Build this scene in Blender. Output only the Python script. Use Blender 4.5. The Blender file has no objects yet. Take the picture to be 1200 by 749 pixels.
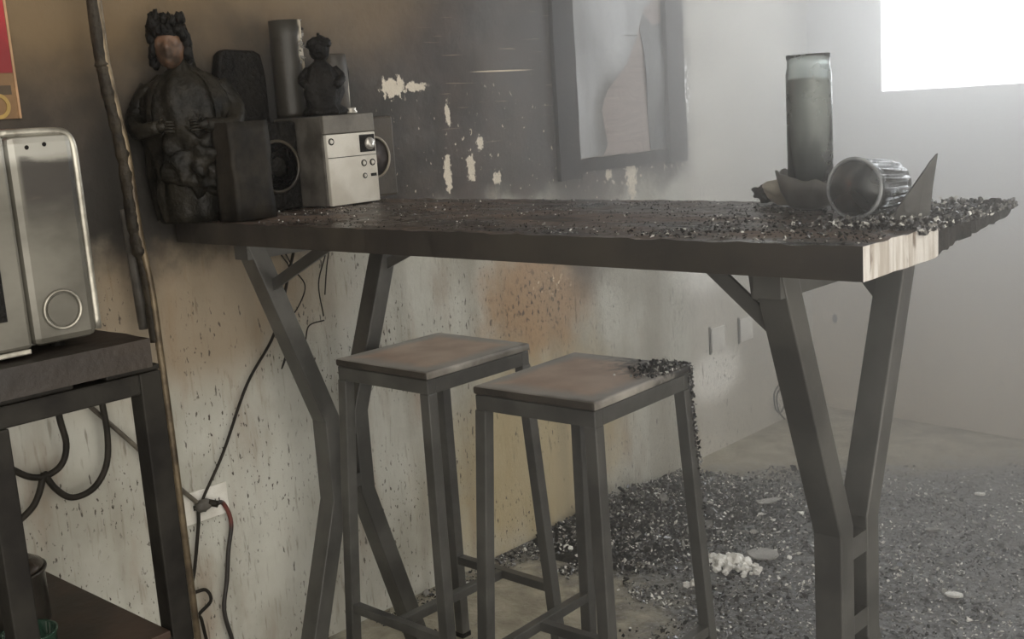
import bpy, bmesh, math, random
from mathutils import Vector, Matrix, noise as mnoise
random.seed(7)
R = math.radians
sc = bpy.context.scene
C = sc.collection

# ------------------------------------------------------------------ camera, world, exposure
CAM = (2.1861, -1.6178, 1.2608)
F_PX = 1346.3
YAW, PITCH, ROLL = 43.076, 10.512, -3.897
cam_d = bpy.data.cameras.new('camera'); cam = bpy.data.objects.new('camera', cam_d); C.objects.link(cam)
def cam_matrix():
    y, p, r = R(YAW), R(PITCH), R(ROLL)
    fw = Vector((-math.sin(y)*math.cos(p), math.cos(y)*math.cos(p), -math.sin(p)))
    rt = Vector((math.cos(y), math.sin(y), 0)); up = rt.cross(fw)
    r2 = rt*math.cos(r) + up*math.sin(r); u2 = -rt*math.sin(r) + up*math.cos(r)
    m = Matrix((r2, u2, -fw)).transposed().to_4x4(); m.translation = Vector(CAM); return m
cam.matrix_world = cam_matrix()
cam_d.sensor_width = 36; cam_d.lens = F_PX*36/1200; cam_d.clip_start = .02
sc.camera = cam
sc.view_settings.view_transform = 'Standard'
sc.view_settings.look = 'None'
sc.view_settings.gamma = 1
sc.view_settings.use_curve_mapping = False
sc.view_settings.exposure = 0.13
WINDOW_GLOW = 7.0
HAZE = 0.55
WORLD_FROM, WORLD_LO, WORLD_HI = .15, .19, 3.2
w = bpy.data.worlds.new('world'); sc.world = w; w.use_nodes = True
w.node_tree.nodes['Background'].inputs[0].default_value = (1.0, .95, .865, 1)
_t = w.node_tree; _tc = _t.nodes.new('ShaderNodeTexCoord'); _sx = _t.nodes.new('ShaderNodeSeparateXYZ'); _t.links.new(_tc.outputs['Generated'], _sx.inputs[0])
_mr = _t.nodes.new('ShaderNodeMapRange'); _mr.interpolation_type = 'SMOOTHSTEP'; _t.links.new(_sx.outputs[0], _mr.inputs['Value'])
for _k, _v in (('From Min', WORLD_FROM), ('From Max', 1.0), ('To Min', WORLD_LO), ('To Max', WORLD_HI)): _mr.inputs[_k].default_value = _v
_t.links.new(_mr.outputs[0], _t.nodes['Background'].inputs[1])   # open side of the room (+X) brighter than behind the camera
sc.cycles.max_bounces = 8; sc.cycles.volume_bounces = 1
sc.cycles.sample_clamp_indirect = 6

# ------------------------------------------------------------------ helpers
def lin(c):
    return tuple(((v/255)/12.92 if v/255 <= .04045 else ((v/255+.055)/1.055)**2.4) for v in c[:3]) + (1,)
class NT:
    """small node builder"""
    def __init__(s, name):
        s.m = bpy.data.materials.new(name); s.m.use_nodes = True
        s.t = s.m.node_tree; s.b = s.t.nodes['Principled BSDF']; s.out = s.t.nodes['Material Output']
        tc = s.t.nodes.new('ShaderNodeTexCoord'); s.obj = tc.outputs['Object']; s.gen = tc.outputs['Generated']
        s._xyz = None
    def xyz(s):
        if s._xyz is None:
            n = s.t.nodes.new('ShaderNodeSeparateXYZ'); s.t.links.new(s.obj, n.inputs[0]); s._xyz = n.outputs
        return s._xyz
    def put(s, sock, v):
        if isinstance(v, bpy.types.NodeSocket): s.t.links.new(v, sock)
        else: sock.default_value = v
    def math(s, op, a, b=0.0, clamp=False):
        n = s.t.nodes.new('ShaderNodeMath'); n.operation = op; n.use_clamp = clamp
        s.put(n.inputs[0], a); s.put(n.inputs[1], b); return n.outputs[0]
    def noise(s, scale, detail=4, stretch=(1,1,1), rough=.55, dist=0.0, off=(0,0,0)):
        mp = s.t.nodes.new('ShaderNodeMapping'); s.t.links.new(s.obj, mp.inputs[0])
        mp.inputs['Scale'].default_value = stretch; mp.inputs['Location'].default_value = off
        n = s.t.nodes.new('ShaderNodeTexNoise'); s.t.links.new(mp.outputs[0], n.inputs['Vector'])
        n.inputs['Scale'].default_value = scale; n.inputs['Detail'].default_value = detail
        n.inputs['Roughness'].default_value = rough; n.inputs['Distortion'].default_value = dist
        return n.outputs[0]
    def ramp(s, v, a, b, lo=0.0, hi=1.0):
        n = s.t.nodes.new('ShaderNodeMapRange'); n.interpolation_type = 'SMOOTHSTEP'
        s.put(n.inputs['Value'], v)
        if a <= b: A = (a, b, lo, hi)
        else: A = (b, a, hi, lo)
        for i, k in enumerate(('From Min', 'From Max', 'To Min', 'To Max')): n.inputs[k].default_value = A[i]
        return n.outputs[0]
    def mix(s, f, a, b):
        n = s.t.nodes.new('ShaderNodeMix'); n.data_type = 'RGBA'
        s.put(n.inputs[0], f)
        s.put(n.inputs[6], a if isinstance(a, bpy.types.NodeSocket) else lin(a))
        s.put(n.inputs[7], b if isinstance(b, bpy.types.NodeSocket) else lin(b))
        return n.outputs[2]
    def blob(s, axes, u0, v0, ru, rv, k=.6, nz=None, soft=.5):
        X = s.xyz(); du = s.math('DIVIDE', s.math('SUBTRACT', X[axes[0]], u0), ru); dv = s.math('DIVIDE', s.math('SUBTRACT', X[axes[1]], v0), rv)
        d = s.math('SQRT', s.math('ADD', s.math('MULTIPLY', du, du), s.math('MULTIPLY', dv, dv)))
        if nz is not None: d = s.math('ADD', d, s.math('MULTIPLY', s.math('SUBTRACT', nz, .5), k*2))
        return s.ramp(d, 1+soft*.5, 1-soft)
    def bump(s, h, strength=.3, dist=.01):
        n = s.t.nodes.new('ShaderNodeBump'); n.inputs['Strength'].default_value = strength; n.inputs['Distance'].default_value = dist
        s.put(n.inputs['Height'], h); s.t.links.new(n.outputs[0], s.b.inputs['Normal'])
    def fin(s, col, rough=.6, metal=0.0):
        s.put(s.b.inputs['Base Color'], col if isinstance(col, bpy.types.NodeSocket) else lin(col))
        s.put(s.b.inputs['Roughness'], rough); s.put(s.b.inputs['Metallic'], metal); return s.m
def sooty(name, a, b, scale=12, rough=.6, metal=0.0, bump=.25, bd=.004, lo=.35, hi=.65, stretch=(1,1,1)):
    t = NT(name); t.b.inputs['Specular IOR Level'].default_value = .15 if max(a) < 60 else .4; n = t.noise(scale, 6, stretch); c = t.mix(t.ramp(n, lo, hi), a, b)
    t.bump(t.noise(scale*5, 5), bump, bd)
    return t.fin(c, rough, metal)

def obj(name, bm, mat, parent=None, smooth=False, bevel=0.0, label=None, kind=None, loc=None):
    bmesh.ops.recalc_face_normals(bm, faces=bm.faces)
    me = bpy.data.meshes.new(name); bm.to_mesh(me); bm.free()
    for m in (mat if isinstance(mat, (list, tuple)) else [mat]): me.materials.append(m)
    if smooth:
        for p in me.polygons: p.use_smooth = True
    o = bpy.data.objects.new(name, me); C.objects.link(o)
    if parent: o.parent = parent
    if loc: o.location = loc
    if label: o['label'] = label
    if kind: o['kind'] = kind
    if bevel:
        b = o.modifiers.new('bevel', 'BEVEL'); b.width = bevel; b.segments = 2; b.limit_method = 'ANGLE'; b.angle_limit = R(40)
    return o
def thing(name, label, cat, loc=(0,0,0), rz=0.0, group=None):
    o = bpy.data.objects.new(name, None); C.objects.link(o); o.location = loc; o.rotation_euler = (0,0,rz)
    o.empty_display_size = .05
    o['label'] = label; o['category'] = cat
    if group: o['group'] = group
    return o
def tag(o, label, cat, group=None, kind=None):
    o['label'] = label; o['category'] = cat
    if group: o['group'] = group
    if kind: o['kind'] = kind
    return o
def box(bm, a, b, rz=0.0):
    x0,y0,z0 = a; x1,y1,z1 = b
    vs = [bm.verts.new(p) for p in ((x0,y0,z0),(x1,y0,z0),(x1,y1,z0),(x0,y1,z0),(x0,y0,z1),(x1,y0,z1),(x1,y1,z1),(x0,y1,z1))]
    for f in ((0,3,2,1),(4,5,6,7),(0,1,5,4),(1,2,6,5),(2,3,7,6),(3,0,4,7)): bm.faces.new([vs[i] for i in f])
    return vs
def beam(bm, p, q, w, d, side=(0,0,1)):
    p = Vector(p); q = Vector(q); t = (q-p).normalized(); s = Vector(side); s = (s - t*s.dot(t)).normalized(); n = t.cross(s)
    vs = []
    for c in (p, q):
        for a, b in ((-1,-1),(1,-1),(1,1),(-1,1)): vs.append(bm.verts.new(c + n*a*w/2 + s*b*d/2))
    for f in ((0,3,2,1),(4,5,6,7),(0,1,5,4),(1,2,6,5),(2,3,7,6),(3,0,4,7)): bm.faces.new([vs[i] for i in f])
def smoothpts(pts, n=6):
    P = [Vector(p) for p in pts]; P = [P[0]*2-P[1]] + P + [P[-1]*2-P[-2]]; out = []
    for i in range(1, len(P)-2):
        a,b,c,d = P[i-1:i+3]
        for k in range(n):
            t = k/n; out.append(.5*((2*b)+(c-a)*t+(2*a-5*b+4*c-d)*t*t+(3*b-a-3*c+d)*t**3))
    out.append(P[-2]); return out
def tube(bm, pts, r, seg=8, n=6, rr=None):
    P = smoothpts(pts, n) if n else [Vector(p) for p in pts]
    rings = []; ref = Vector((.31,.2,.93))
    for i, p in enumerate(P):
        t = (P[min(i+1,len(P)-1)]-P[max(i-1,0)]).normalized()
        u = t.cross(ref).normalized(); v = t.cross(u)
        rad = r if rr is None else rr(i/(len(P)-1))
        rings.append([bm.verts.new(p + (u*math.cos(a)+v*math.sin(a))*rad) for a in (2*math.pi*k/seg for k in range(seg))])
    for a, b in zip(rings, rings[1:]):
        for k in range(seg): bm.faces.new((a[k], a[(k+1)%seg], b[(k+1)%seg], b[k]))
    bm.faces.new(rings[0][::-1]); bm.faces.new(rings[-1])
def lathe(bm, prof, seg=32, c=(0,0,0), M=None, closed=False, sx=1, sy=1, fn=None, a0=0, a1=2*math.pi):
    full = abs(a1-a0-2*math.pi) < 1e-6; rings = []; N = seg if full else seg+1
    for r, z in prof:
        ring = []
        for k in range(N):
            a = a0+(a1-a0)*k/seg; rr = r*(fn(a, z) if fn else 1)
            v = Vector((rr*math.cos(a)*sx, rr*math.sin(a)*sy, z))
            if M: v = M @ v
            ring.append(bm.verts.new(v + Vector(c)))
        rings.append(ring)
    pairs = list(zip(rings, rings[1:])) + ([(rings[-1], rings[0])] if closed else [])
    for a, b in pairs:
        for k in range(N if full else N-1): bm.faces.new((a[k], a[(k+1)%N], b[(k+1)%N], b[k]))
    if not closed and full:
        bm.faces.new(rings[0][::-1]); bm.faces.new(rings[-1])
    return rings
def ball(bm, c, rad, sx=1, sy=1, sz=1, sub=3, jit=0.0, seed=0, fr=3.0):
    r = bmesh.ops.create_icosphere(bm, subdivisions=sub, radius=1)
    for v in r['verts']:
        k = 1 + jit*mnoise.noise(v.co*fr + Vector((seed, seed*.7, 0)))
        v.co = Vector((v.co.x*sx*rad*k + c[0], v.co.y*sy*rad*k + c[1], v.co.z*sz*rad*k + c[2]))
def prism(bm, pts, d0, d1, ax='x'):
    """polygon pts (u,v) extruded from d0 to d1 along ax; u,v are the other axes in order"""
    def P(u, v, d): return (d,u,v) if ax == 'x' else ((u,d,v) if ax == 'y' else (u,v,d))
    a = [bm.verts.new(P(u,v,d0)) for u,v in pts]; b = [bm.verts.new(P(u,v,d1)) for u,v in pts]
    n = len(pts); bm.faces.new(a[::-1]); bm.faces.new(b)
    for i in range(n): bm.faces.new((a[i], a[(i+1)%n], b[(i+1)%n], b[i]))
def strip(bm, pts, wd, x0, x1, side):
    """mitred bar in the YZ plane: pts = outer outline, material lies on the given side (+1: towards +y)"""
    P = [Vector((0,)+tuple(p)) for p in pts]; inner = []
    for i, p in enumerate(P):
        ns = []
        for a, b in ((i-1,i),(i,i+1)):
            if a >= 0 and b < len(P):
                t = (P[b]-P[a]).normalized(); nn = Vector((0,-t.z,t.y))
                if nn.y*side < 0: nn = -nn
                ns.append(nn)
        m = sum(ns, Vector()).normalized() if len(ns) > 1 else Vector((0, side*1.0, 0))
        inner.append(p + m*(wd/m.dot(ns[0])))
    for i in range(len(P)-1):
        q = [P[i], P[i+1], inner[i+1], inner[i]]
        va = [bm.verts.new((x0, v.y, v.z)) for v in q]; vb = [bm.verts.new((x1, v.y, v.z)) for v in q]
        bm.faces.new(va); bm.faces.new(vb[::-1])
        for k in range(4): bm.faces.new((va[k], vb[k], vb[(k+1)%4], va[(k+1)%4]))
    bmesh.ops.remove_doubles(bm, verts=bm.verts, dist=1e-6)

def flake(bm, c, s, flat=.35, mi=0, tilt=.8, up=0.0):
    """one irregular chip"""
    n = random.choice((3,4,5)); q = Matrix.Rotation(random.uniform(0,6.28),3,'Z') @ Matrix.Rotation(random.gauss(0,tilt),3,'X') @ Matrix.Rotation(random.gauss(0,tilt),3,'Y')
    th = s*flat*random.uniform(.5,1.2); ra = [random.uniform(.6,1.15) for _ in range(n)]
    a = []; b = []; asp = random.uniform(.45,1)
    for k in range(n):
        an = 6.283*k/n; p = Vector((ra[k]*s*math.cos(an), ra[k]*s*asp*math.sin(an), 0))
        a.append(q @ p); b.append(q @ (p*.75 + Vector((0,0,th))))
    mz = min(v.z for v in a+b); off = Vector((c[0], c[1], c[2]-mz+up))
    A = [bm.verts.new(v+off) for v in a]; B = [bm.verts.new(v+off) for v in b]
    fs = [bm.faces.new(A[::-1]), bm.faces.new(B)]
    for k in range(n): fs.append(bm.faces.new((A[k], A[(k+1)%n], B[(k+1)%n], B[k])))
    for f in fs: f.material_index = mi

# ------------------------------------------------------------------ materials
YZ = (1, 2)
def wall_left_mat():
    t = NT('burnt_plaster'); X = t.xyz()
    big = t.noise(3.2, 5); mid = t.noise(9, 6); fine = t.noise(45, 4); st = t.noise(6, 5, (1,1.6,.45)); st2 = t.noise(60, 4, (1,1.5,.2))
    c = t.mix(t.ramp(big, .35, .7), (188,187,177), (158,155,143))
    c = t.mix(t.ramp(st, .52, .75, 0, .55), c, (142,120,98))
    c = t.mix(t.ramp(st2, .56, .72, 0, .45), c, (120,110,92))
    # stains under the table
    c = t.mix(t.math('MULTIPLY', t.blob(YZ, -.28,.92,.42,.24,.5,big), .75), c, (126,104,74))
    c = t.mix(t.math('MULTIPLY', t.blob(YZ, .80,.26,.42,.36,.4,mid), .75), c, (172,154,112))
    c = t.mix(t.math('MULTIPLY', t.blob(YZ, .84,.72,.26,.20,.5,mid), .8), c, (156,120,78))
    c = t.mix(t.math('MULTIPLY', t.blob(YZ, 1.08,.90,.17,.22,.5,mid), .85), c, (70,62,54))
    grit = t.noise(75, 3, (1,1,.7), off=(0,1,9)); c = t.mix(t.math('MULTIPLY', t.ramp(grit, .56, .62), t.blob(YZ, .84,.70,.20,.11,.5,mid,.8)), c, (62,42,32))
    c = t.mix(t.math('MULTIPLY', t.ramp(t.noise(60,3,off=(0,4,4)), .60, .64), t.blob(YZ, .90,.74,.10,.035,.6,mid,.6)), c, (226,214,190))
    bands = t.noise(5.5, 2, (1,1.5,.12), off=(0,0,3)); c = t.mix(t.ramp(bands, .5, .68, 0, .35), c, (120,112,96))
    # paler, smoother wall past the soot edge
    yy = t.math('ADD', X[1], t.math('MULTIPLY', t.math('SUBTRACT', mid, .5), .12))
    c = t.mix(t.ramp(yy, 1.56, 1.68), c, t.mix(t.ramp(big, .3, .7), (192,188,178), (174,170,160)))
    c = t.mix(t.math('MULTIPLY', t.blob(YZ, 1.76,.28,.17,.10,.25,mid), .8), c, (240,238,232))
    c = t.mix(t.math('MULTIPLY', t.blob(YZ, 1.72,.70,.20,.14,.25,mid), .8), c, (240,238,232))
    # upper soot
    zz = t.math('ADD', X[2], t.math('MULTIPLY', t.math('SUBTRACT', mid, .5), .22))
    up = t.ramp(zz, .93, 1.05); left = t.ramp(yy, 1.70, 1.56)
    sootc = t.mix(t.ramp(mid, .3, .7), (54,48,43), (74,65,58))
    sootc = t.mix(t.math('MULTIPLY', t.blob(YZ, -.55,1.62,.75,.34,.5,big), .9), sootc, (104,86,60))
    sootc = t.mix(t.math('MULTIPLY', t.blob(YZ, .22,1.58,.34,.20,.5,big), .85), sootc, (104,88,66))
    sootc = t.mix(t.math('MULTIPLY', t.blob(YZ, -.10,1.18,.60,.30,.35,mid), .95), sootc, (40,37,32))
    sootc = t.mix(t.math('MULTIPLY', t.blob(YZ, .95,1.3,.12,.6,.3,mid), .7), sootc, (62,58,54))
    c = t.mix(t.math('MULTIPLY', up, left), c, sootc)
    # flaked spots where the pale plaster shows
    chipn = t.noise(55, 5, (1,1,.8), off=(0,3,1), rough=.7)
    for (u,v,ru,rv) in ((.345,1.325,.055,.03),(.42,1.325,.05,.014),(.512,1.10,.018,.06),(.528,1.25,.014,.035),(.60,1.105,.022,.04),(.70,1.07,.02,.02),(.64,1.17,.02,.02),(1.315,1.03,.035,.10),(1.20,1.035,.022,.018)):
        c = t.mix(t.blob(YZ, u,v,ru*.75,rv*.85,1.5,chipn,.15), c, (206,196,178))
    s1 = t.noise(70, 3, (1,1,.6)); zone = t.blob(YZ, .95,1.10,.85,.24,.3,big)
    c = t.mix(t.math('MULTIPLY', t.ramp(s1, .665, .69), zone), c, (206,194,174))
    c = t.mix(t.math('MULTIPLY', t.ramp(t.noise(48,4,(1,1,.8),off=(0,6,2)), .60, .64), t.blob(YZ, 1.32,1.045,.34,.05,.3,big)), c, (214,206,192))
    c = t.mix(t.math('MULTIPLY', t.ramp(t.noise(80,3,(1,1,.6),off=(0,2,2)), .52, .56), t.blob(YZ, 1.635,1.27,.028,.10,.8,mid)), c, (250,250,248))
    scr = t.noise(14, 3, (1,.35,9)); zone2 = t.blob(YZ, .75,1.38,.36,.26,.2,big)
    c = t.mix(t.math('MULTIPLY', t.ramp(scr, .655, .69, 0, .7), zone2), c, (150,132,112))
    c = t.mix(t.blob(YZ, .75,1.357,.125,.0022,0,None,.3), c, (206,190,166))
    # dark pits and drips below
    low = t.ramp(X[2], 1.02, .94)
    s2 = t.noise(100, 3, (1,1.2,.55), off=(0,7,0)); cl = t.ramp(t.noise(4.5,3,off=(0,5,5)), .38, .6); c = t.mix(t.math('MULTIPLY', t.math('MULTIPLY', t.ramp(s2, .62, .66), low), cl), c, (62,54,46))
    s4 = t.noise(48, 4, (1,1.4,.35), off=(0,9,1)); c = t.mix(t.math('MULTIPLY', t.ramp(s4, .665, .70, 0, .85), low), c, (58,50,42))
    s3 = t.noise(26, 5, (1,1.6,.2), off=(0,2,5)); c = t.mix(t.math('MULTIPLY', t.ramp(s3, .66, .72, 0, .6), low), c, (92,80,64))
    t.bump(t.math('ADD', t.math('MULTIPLY', mid, .6), t.math('MULTIPLY', fine, .4)), .45, .01)
    return t.fin(c, t.ramp(big, .3, .7, .55, .8))
def wall_far_mat():
    t = NT('smoked_wall'); X = t.xyz(); big = t.noise(2.2, 5); mid = t.noise(8, 5)
    zz = t.math('ADD', X[2], t.math('MULTIPLY', t.math('SUBTRACT', big, .5), .2))
    c = t.mix(t.ramp(big, .3, .7), (206,196,180), (190,180,164))
    c = t.mix(t.ramp(zz, .45, 1.0), c, (206,204,202))
    c = t.mix(t.math('MULTIPLY', t.ramp(t.noise(40,3,(1.4,1,.6)), .68, .73), .7), c, (90,80,66))
    c = t.mix(t.blob((0,2), .10,.36,.012,.02,.3,mid,.4), c, (70,64,54))
    t.bump(mid, .25, .01); return t.fin(c, .7)
def floor_mat():
    t = NT('concrete_floor'); X = t.xyz(); big = t.noise(3, 5); mid = t.noise(11, 6); fine = t.noise(60, 4)
    c = t.mix(t.ramp(mid, .3, .7), (172,165,146), (142,134,116))
    # soot carpet: everything nearer than the clean strip by the far wall
    a = t.math('ADD', X[1], t.math('MULTIPLY', t.math('SUBTRACT', mid, .5), .7))
    lim = t.math('ADD', a, t.math('MULTIPLY', X[0], -.75))
    m1 = t.ramp(lim, 1.62, 1.25)
    clear = t.blob((0,1), .30,.18,.46,.52,.5,mid)
    m = t.math('MULTIPLY', m1, t.math('SUBTRACT', 1.0, clear))
    dk = t.mix(t.ramp(fine, .40, .62), (42,42,43), (112,114,118))
    c = t.mix(t.math('MULTIPLY', m, .9), c, dk); c = t.mix(t.math('MULTIPLY', m, t.ramp(t.noise(150,2), .64, .68)), c, (214,214,212))
    t.bump(t.math('ADD', fine, mid), .5, .01)
    return t.fin(c, t.ramp(mid, .3, .7, .35, .7))
def haze_mat():
    m = bpy.data.materials.new('smoke'); m.use_nodes = True; t = m.node_tree; t.nodes.remove(t.nodes['Principled BSDF'])
    v = t.nodes.new('ShaderNodeVolumeScatter'); 
    tc = t.nodes.new('ShaderNodeTexCoord'); sp = t.nodes.new('ShaderNodeSeparateXYZ'); t.links.new(tc.outputs['Object'], sp.inputs[0])
    ad = t.nodes.new('ShaderNodeMath'); t.links.new(sp.outputs[0], ad.inputs[0]); t.links.new(sp.outputs[1], ad.inputs[1])
    mr = t.nodes.new('ShaderNodeMapRange'); mr.interpolation_type = 'SMOOTHSTEP'; t.links.new(ad.outputs[0], mr.inputs['Value'])
    for k_, v_ in (('From Min', .15), ('From Max', 2.1), ('To Min', HAZE*.06), ('To Max', HAZE)): mr.inputs[k_].default_value = v_
    mz = t.nodes.new('ShaderNodeMapRange'); mz.interpolation_type = 'SMOOTHSTEP'; t.links.new(sp.outputs[2], mz.inputs['Value'])
    for k_, v_ in (('From Min', .35), ('From Max', 1.25), ('To Min', .30), ('To Max', 1.0)): mz.inputs[k_].default_value = v_
    mm = t.nodes.new('ShaderNodeMath'); mm.operation = 'MULTIPLY'; t.links.new(mr.outputs[0], mm.inputs[0]); t.links.new(mz.outputs[0], mm.inputs[1])   # smoke hangs high
    t.links.new(mm.outputs[0], v.inputs['Density']); v.inputs['Anisotropy'].default_value = .45
    v.inputs['Color'].default_value = (.98,.985,.99,1)
    t.links.new(v.outputs[0], t.nodes['Material Output'].inputs['Volume']); return m
def glass(name, tint=(235,240,240), rough=.05, dirt=.5, dirtc=(120,120,116), top=None):
    t = NT(name); n = t.noise(14, 5); f = t.ramp(n, .75-dirt*.5, .95-dirt*.5)
    t.b.inputs['Transmission Weight'].default_value = 1; t.b.inputs['IOR'].default_value = 1.45
    c = t.mix(f, tint, dirtc); tr = t.ramp(n, .75-dirt*.5, .95-dirt*.5, 1, .15)
    t.put(t.b.inputs['Transmission Weight'], tr); return t.fin(c, t.ramp(n, .3, .8, rough, .5))

M_steel = sooty('sooty_dark_steel', (88,87,83), (66,65,62), 9, .36, .25, .2, .002); M_steel.node_tree.nodes['Principled BSDF'].inputs['Specular IOR Level'].default_value = .7
M_steel2 = sooty('black_rack_steel', (44,42,38), (30,28,26), 9, .55, .2)
M_rod = sooty('black_rod', (50,46,40), (34,32,28), 20, .5)
M_black = sooty('charred_black', (26,24,21), (12,11,10), 18, .55, 0, .8, .008)
M_char = sooty('char', (48,44,40), (22,21,20), 30, .6, 0, .9, .006)
M_ash = sooty('pale_ash', (150,148,142), (96,94,90), 30, .7, 0, .6)
M_white = sooty('white_crumbs', (246,245,240), (222,220,214), 30, .8, 0, .5)
M_foil = sooty('shiny_char_flake', (150,150,152), (84,84,86), 30, .2, .5, .5)
M_cable = sooty('black_cable', (42,38,32), (28,26,22), 20, .5)

# ------------------------------------------------------------------ setting
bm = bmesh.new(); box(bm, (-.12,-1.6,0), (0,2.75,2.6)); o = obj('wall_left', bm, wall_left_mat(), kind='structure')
o['label'] = 'soot-stained plaster wall behind the table'; 
TA = math.tan(R(-5.74)); D = 2.467
def wb(x): return D + TA*x
WX0, WX1, WZ0, WZ1 = .308, 1.75, 1.222, 2.1
bm = bmesh.new()
def wpiece(x0, x1, z0, z1):
    th = .06
    p = [(x0,wb(x0)),(x1,wb(x1)),(x1,wb(x1)+th),(x0,wb(x0)+th)]
    prism(bm, p, z0, z1, 'z')
wpiece(0, WX0, 0, 2.6); wpiece(WX1, 4.2, 0, 2.6); wpiece(WX0, WX1, 0, WZ0); wpiece(WX0, WX1, WZ1, 2.6)
o = obj('wall_back', bm, wall_far_mat(), kind='structure'); o['label'] = 'hazy grey wall with the bright window'
bm = bmesh.new(); box(bm, (-.12,-1.6,-.06), (4.2,2.75,0)); o = obj('floor', bm, floor_mat(), kind='structure'); o['label'] = 'concrete floor under burnt debris'
bm = bmesh.new(); box(bm, (-.12,-.2,2.6), (4.2,2.75,2.66)); o = obj('ceiling', bm, sooty('smoked_ceiling', (120,114,104), (80,76,70), 3, .8), kind='structure'); o['label'] = 'smoked ceiling'
win = bpy.data.objects.new('window_1', None); C.objects.link(win); win['kind'] = 'structure'; win['label'] = 'overexposed window in the far wall'
t = NT('daylit_pane'); t.fin((250,252,255), .4); t.b.inputs['Emission Color'].default_value = (.93,.97,1,1); t.b.inputs['Emission Strength'].default_value = WINDOW_GLOW
bm = bmesh.new(); prism(bm, [(WX0,wb(WX0)+.012),(WX1,wb(WX1)+.012),(WX1,wb(WX1)+.02),(WX0,wb(WX0)+.02)], WZ0, WZ1, 'z')
obj('pane', bm, t.m, win)
bm = bmesh.new()
for x in (WX0+.72,): prism(bm, [(x,wb(x)-.004),(x+.03,wb(x+.03)-.004),(x+.03,wb(x+.03)+.011),(x,wb(x)+.011)], WZ0, WZ1, 'z')
obj('window_frame', bm, sooty('window_frame_paint', (220,220,220), (200,200,200), 5), win)
bm = bmesh.new(); prism(bm, [(.004,-.6),(4.1,-.6),(4.1,wb(4.1)-.004),(.004,wb(0)-.004)], .004, 2.59, 'z')
o = obj('smoke_haze', bm, haze_mat()); tag(o, 'thin grey smoke haze filling the room towards the window', 'smoke', kind='stuff')

# ------------------------------------------------------------------ the long table
TH = R(-.70)
table = thing('bar_table', 'long charred bar table on hourglass steel legs in front of the burnt wall', 'table', (.02,-.3187,0), TH)
TL, TW, TZ, TT = 1.548, .489, 1.07, .045
t = NT('charred_tabletop'); n = t.noise(7,6,(.6,1.4,1)); f = t.noise(60,5); g2 = t.noise(22,5,(.35,1.5,1))
c = t.mix(t.ramp(n,.38,.66), (58,50,44), (104,88,76)); c = t.mix(t.ramp(f,.60,.68,0,.7), c, (150,140,128)); c = t.mix(t.ramp(g2,.5,.62,0,.8), c, (34,31,28))
t.bump(t.math('ADD', t.math('MULTIPLY',g2,.7), f), .35, .004); M_top = t.fin(c, t.ramp(n,.3,.7,.22,.6))
t = NT('raw_wood_edge'); n = t.noise(30,5,(1,3,.25)); c = t.mix(t.ramp(n,.4,.65), (220,216,210), (184,176,166)); c = t.mix(t.ramp(t.noise(18,4,(1,2,.5)),.6,.68), c, (110,94,80))
t.bump(n,.5,.004); M_raw = t.fin(c, .7)
M_edge = sooty('smoked_table_edge', (62,57,50), (48,44,40), 8, .5, 0, .25, .003)
bm = bmesh.new(); nx, ny = 110, 36
def topxy(i, j):
    u, v = i/nx, j/ny; x = u*TL; y = v*TW
    if v > .45 and u > .9: # burnt-away far right corner
        k = (v-.45)/.55; x += (-.004*k + .014*mnoise.noise(Vector((y*40,3,0)))*min(1,k*3))*((u-.9)/.1)
    if i in (0,nx) or j in (0,ny):
        e = .0015 if (j == 0) else .004
        x += e*mnoise.noise(Vector((x*30,y*30,1))); y += e*mnoise.noise(Vector((x*30,y*30,9)))
    return x, y
T = [[None]*(ny+1) for _ in range(nx+1)]; B = [[None]*(ny+1) for _ in range(nx+1)]
for i in range(nx+1):
    for j in range(ny+1):
        x, y = topxy(i, j); u, v = i/nx, j/ny
        h = .0025*mnoise.noise(Vector((x*25,y*25,0))) + .0015*mnoise.noise(Vector((x*90,y*90,0)))
        if u > .85 and v > .4: h += -.008*((u-.85)/.15)*abs(mnoise.noise(Vector((x*30,y*30,4))))
        T[i][j] = bm.verts.new((x, y, TZ+h-.002))
        bz = TZ-TT
        if u > .93 and v > .42: bz += (.008*min(1,(v-.42)/.1)+.022*max(0,(v-.5)/.5))*((u-.93)/.07) + .006*mnoise.noise(Vector((x*50,y*50,7)))
        B[i][j] = bm.verts.new((x, y, bz))
for i in range(nx):
    for j in range(ny):
        bm.faces.new((T[i][j],T[i+1][j],T[i+1][j+1],T[i][j+1])).material_index = 0
        bm.faces.new((B[i][j],B[i][j+1],B[i+1][j+1],B[i+1][j])).material_index = 1
for i in range(nx):
    bm.faces.new((T[i][0],B[i][0],B[i+1][0],T[i+1][0])).material_index = 1
    bm.faces.new((T[i][ny],T[i+1][ny],B[i+1][ny],B[i][ny])).material_index = 1
for j in range(ny):
    bm.faces.new((T[0][j],T[0][j+1],B[0][j+1],B[0][j])).material_index = 1
    bm.faces.new((T[nx][j],B[nx][j],B[nx][j+1],T[nx][j+1])).material_index = 2 if j < ny*.44 else 3
obj('tabletop', bm, [M_top, M_edge, M_raw, M_char], table, label='charred tabletop with pale raw wood at the right end')
LZ = TZ-TT
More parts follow.
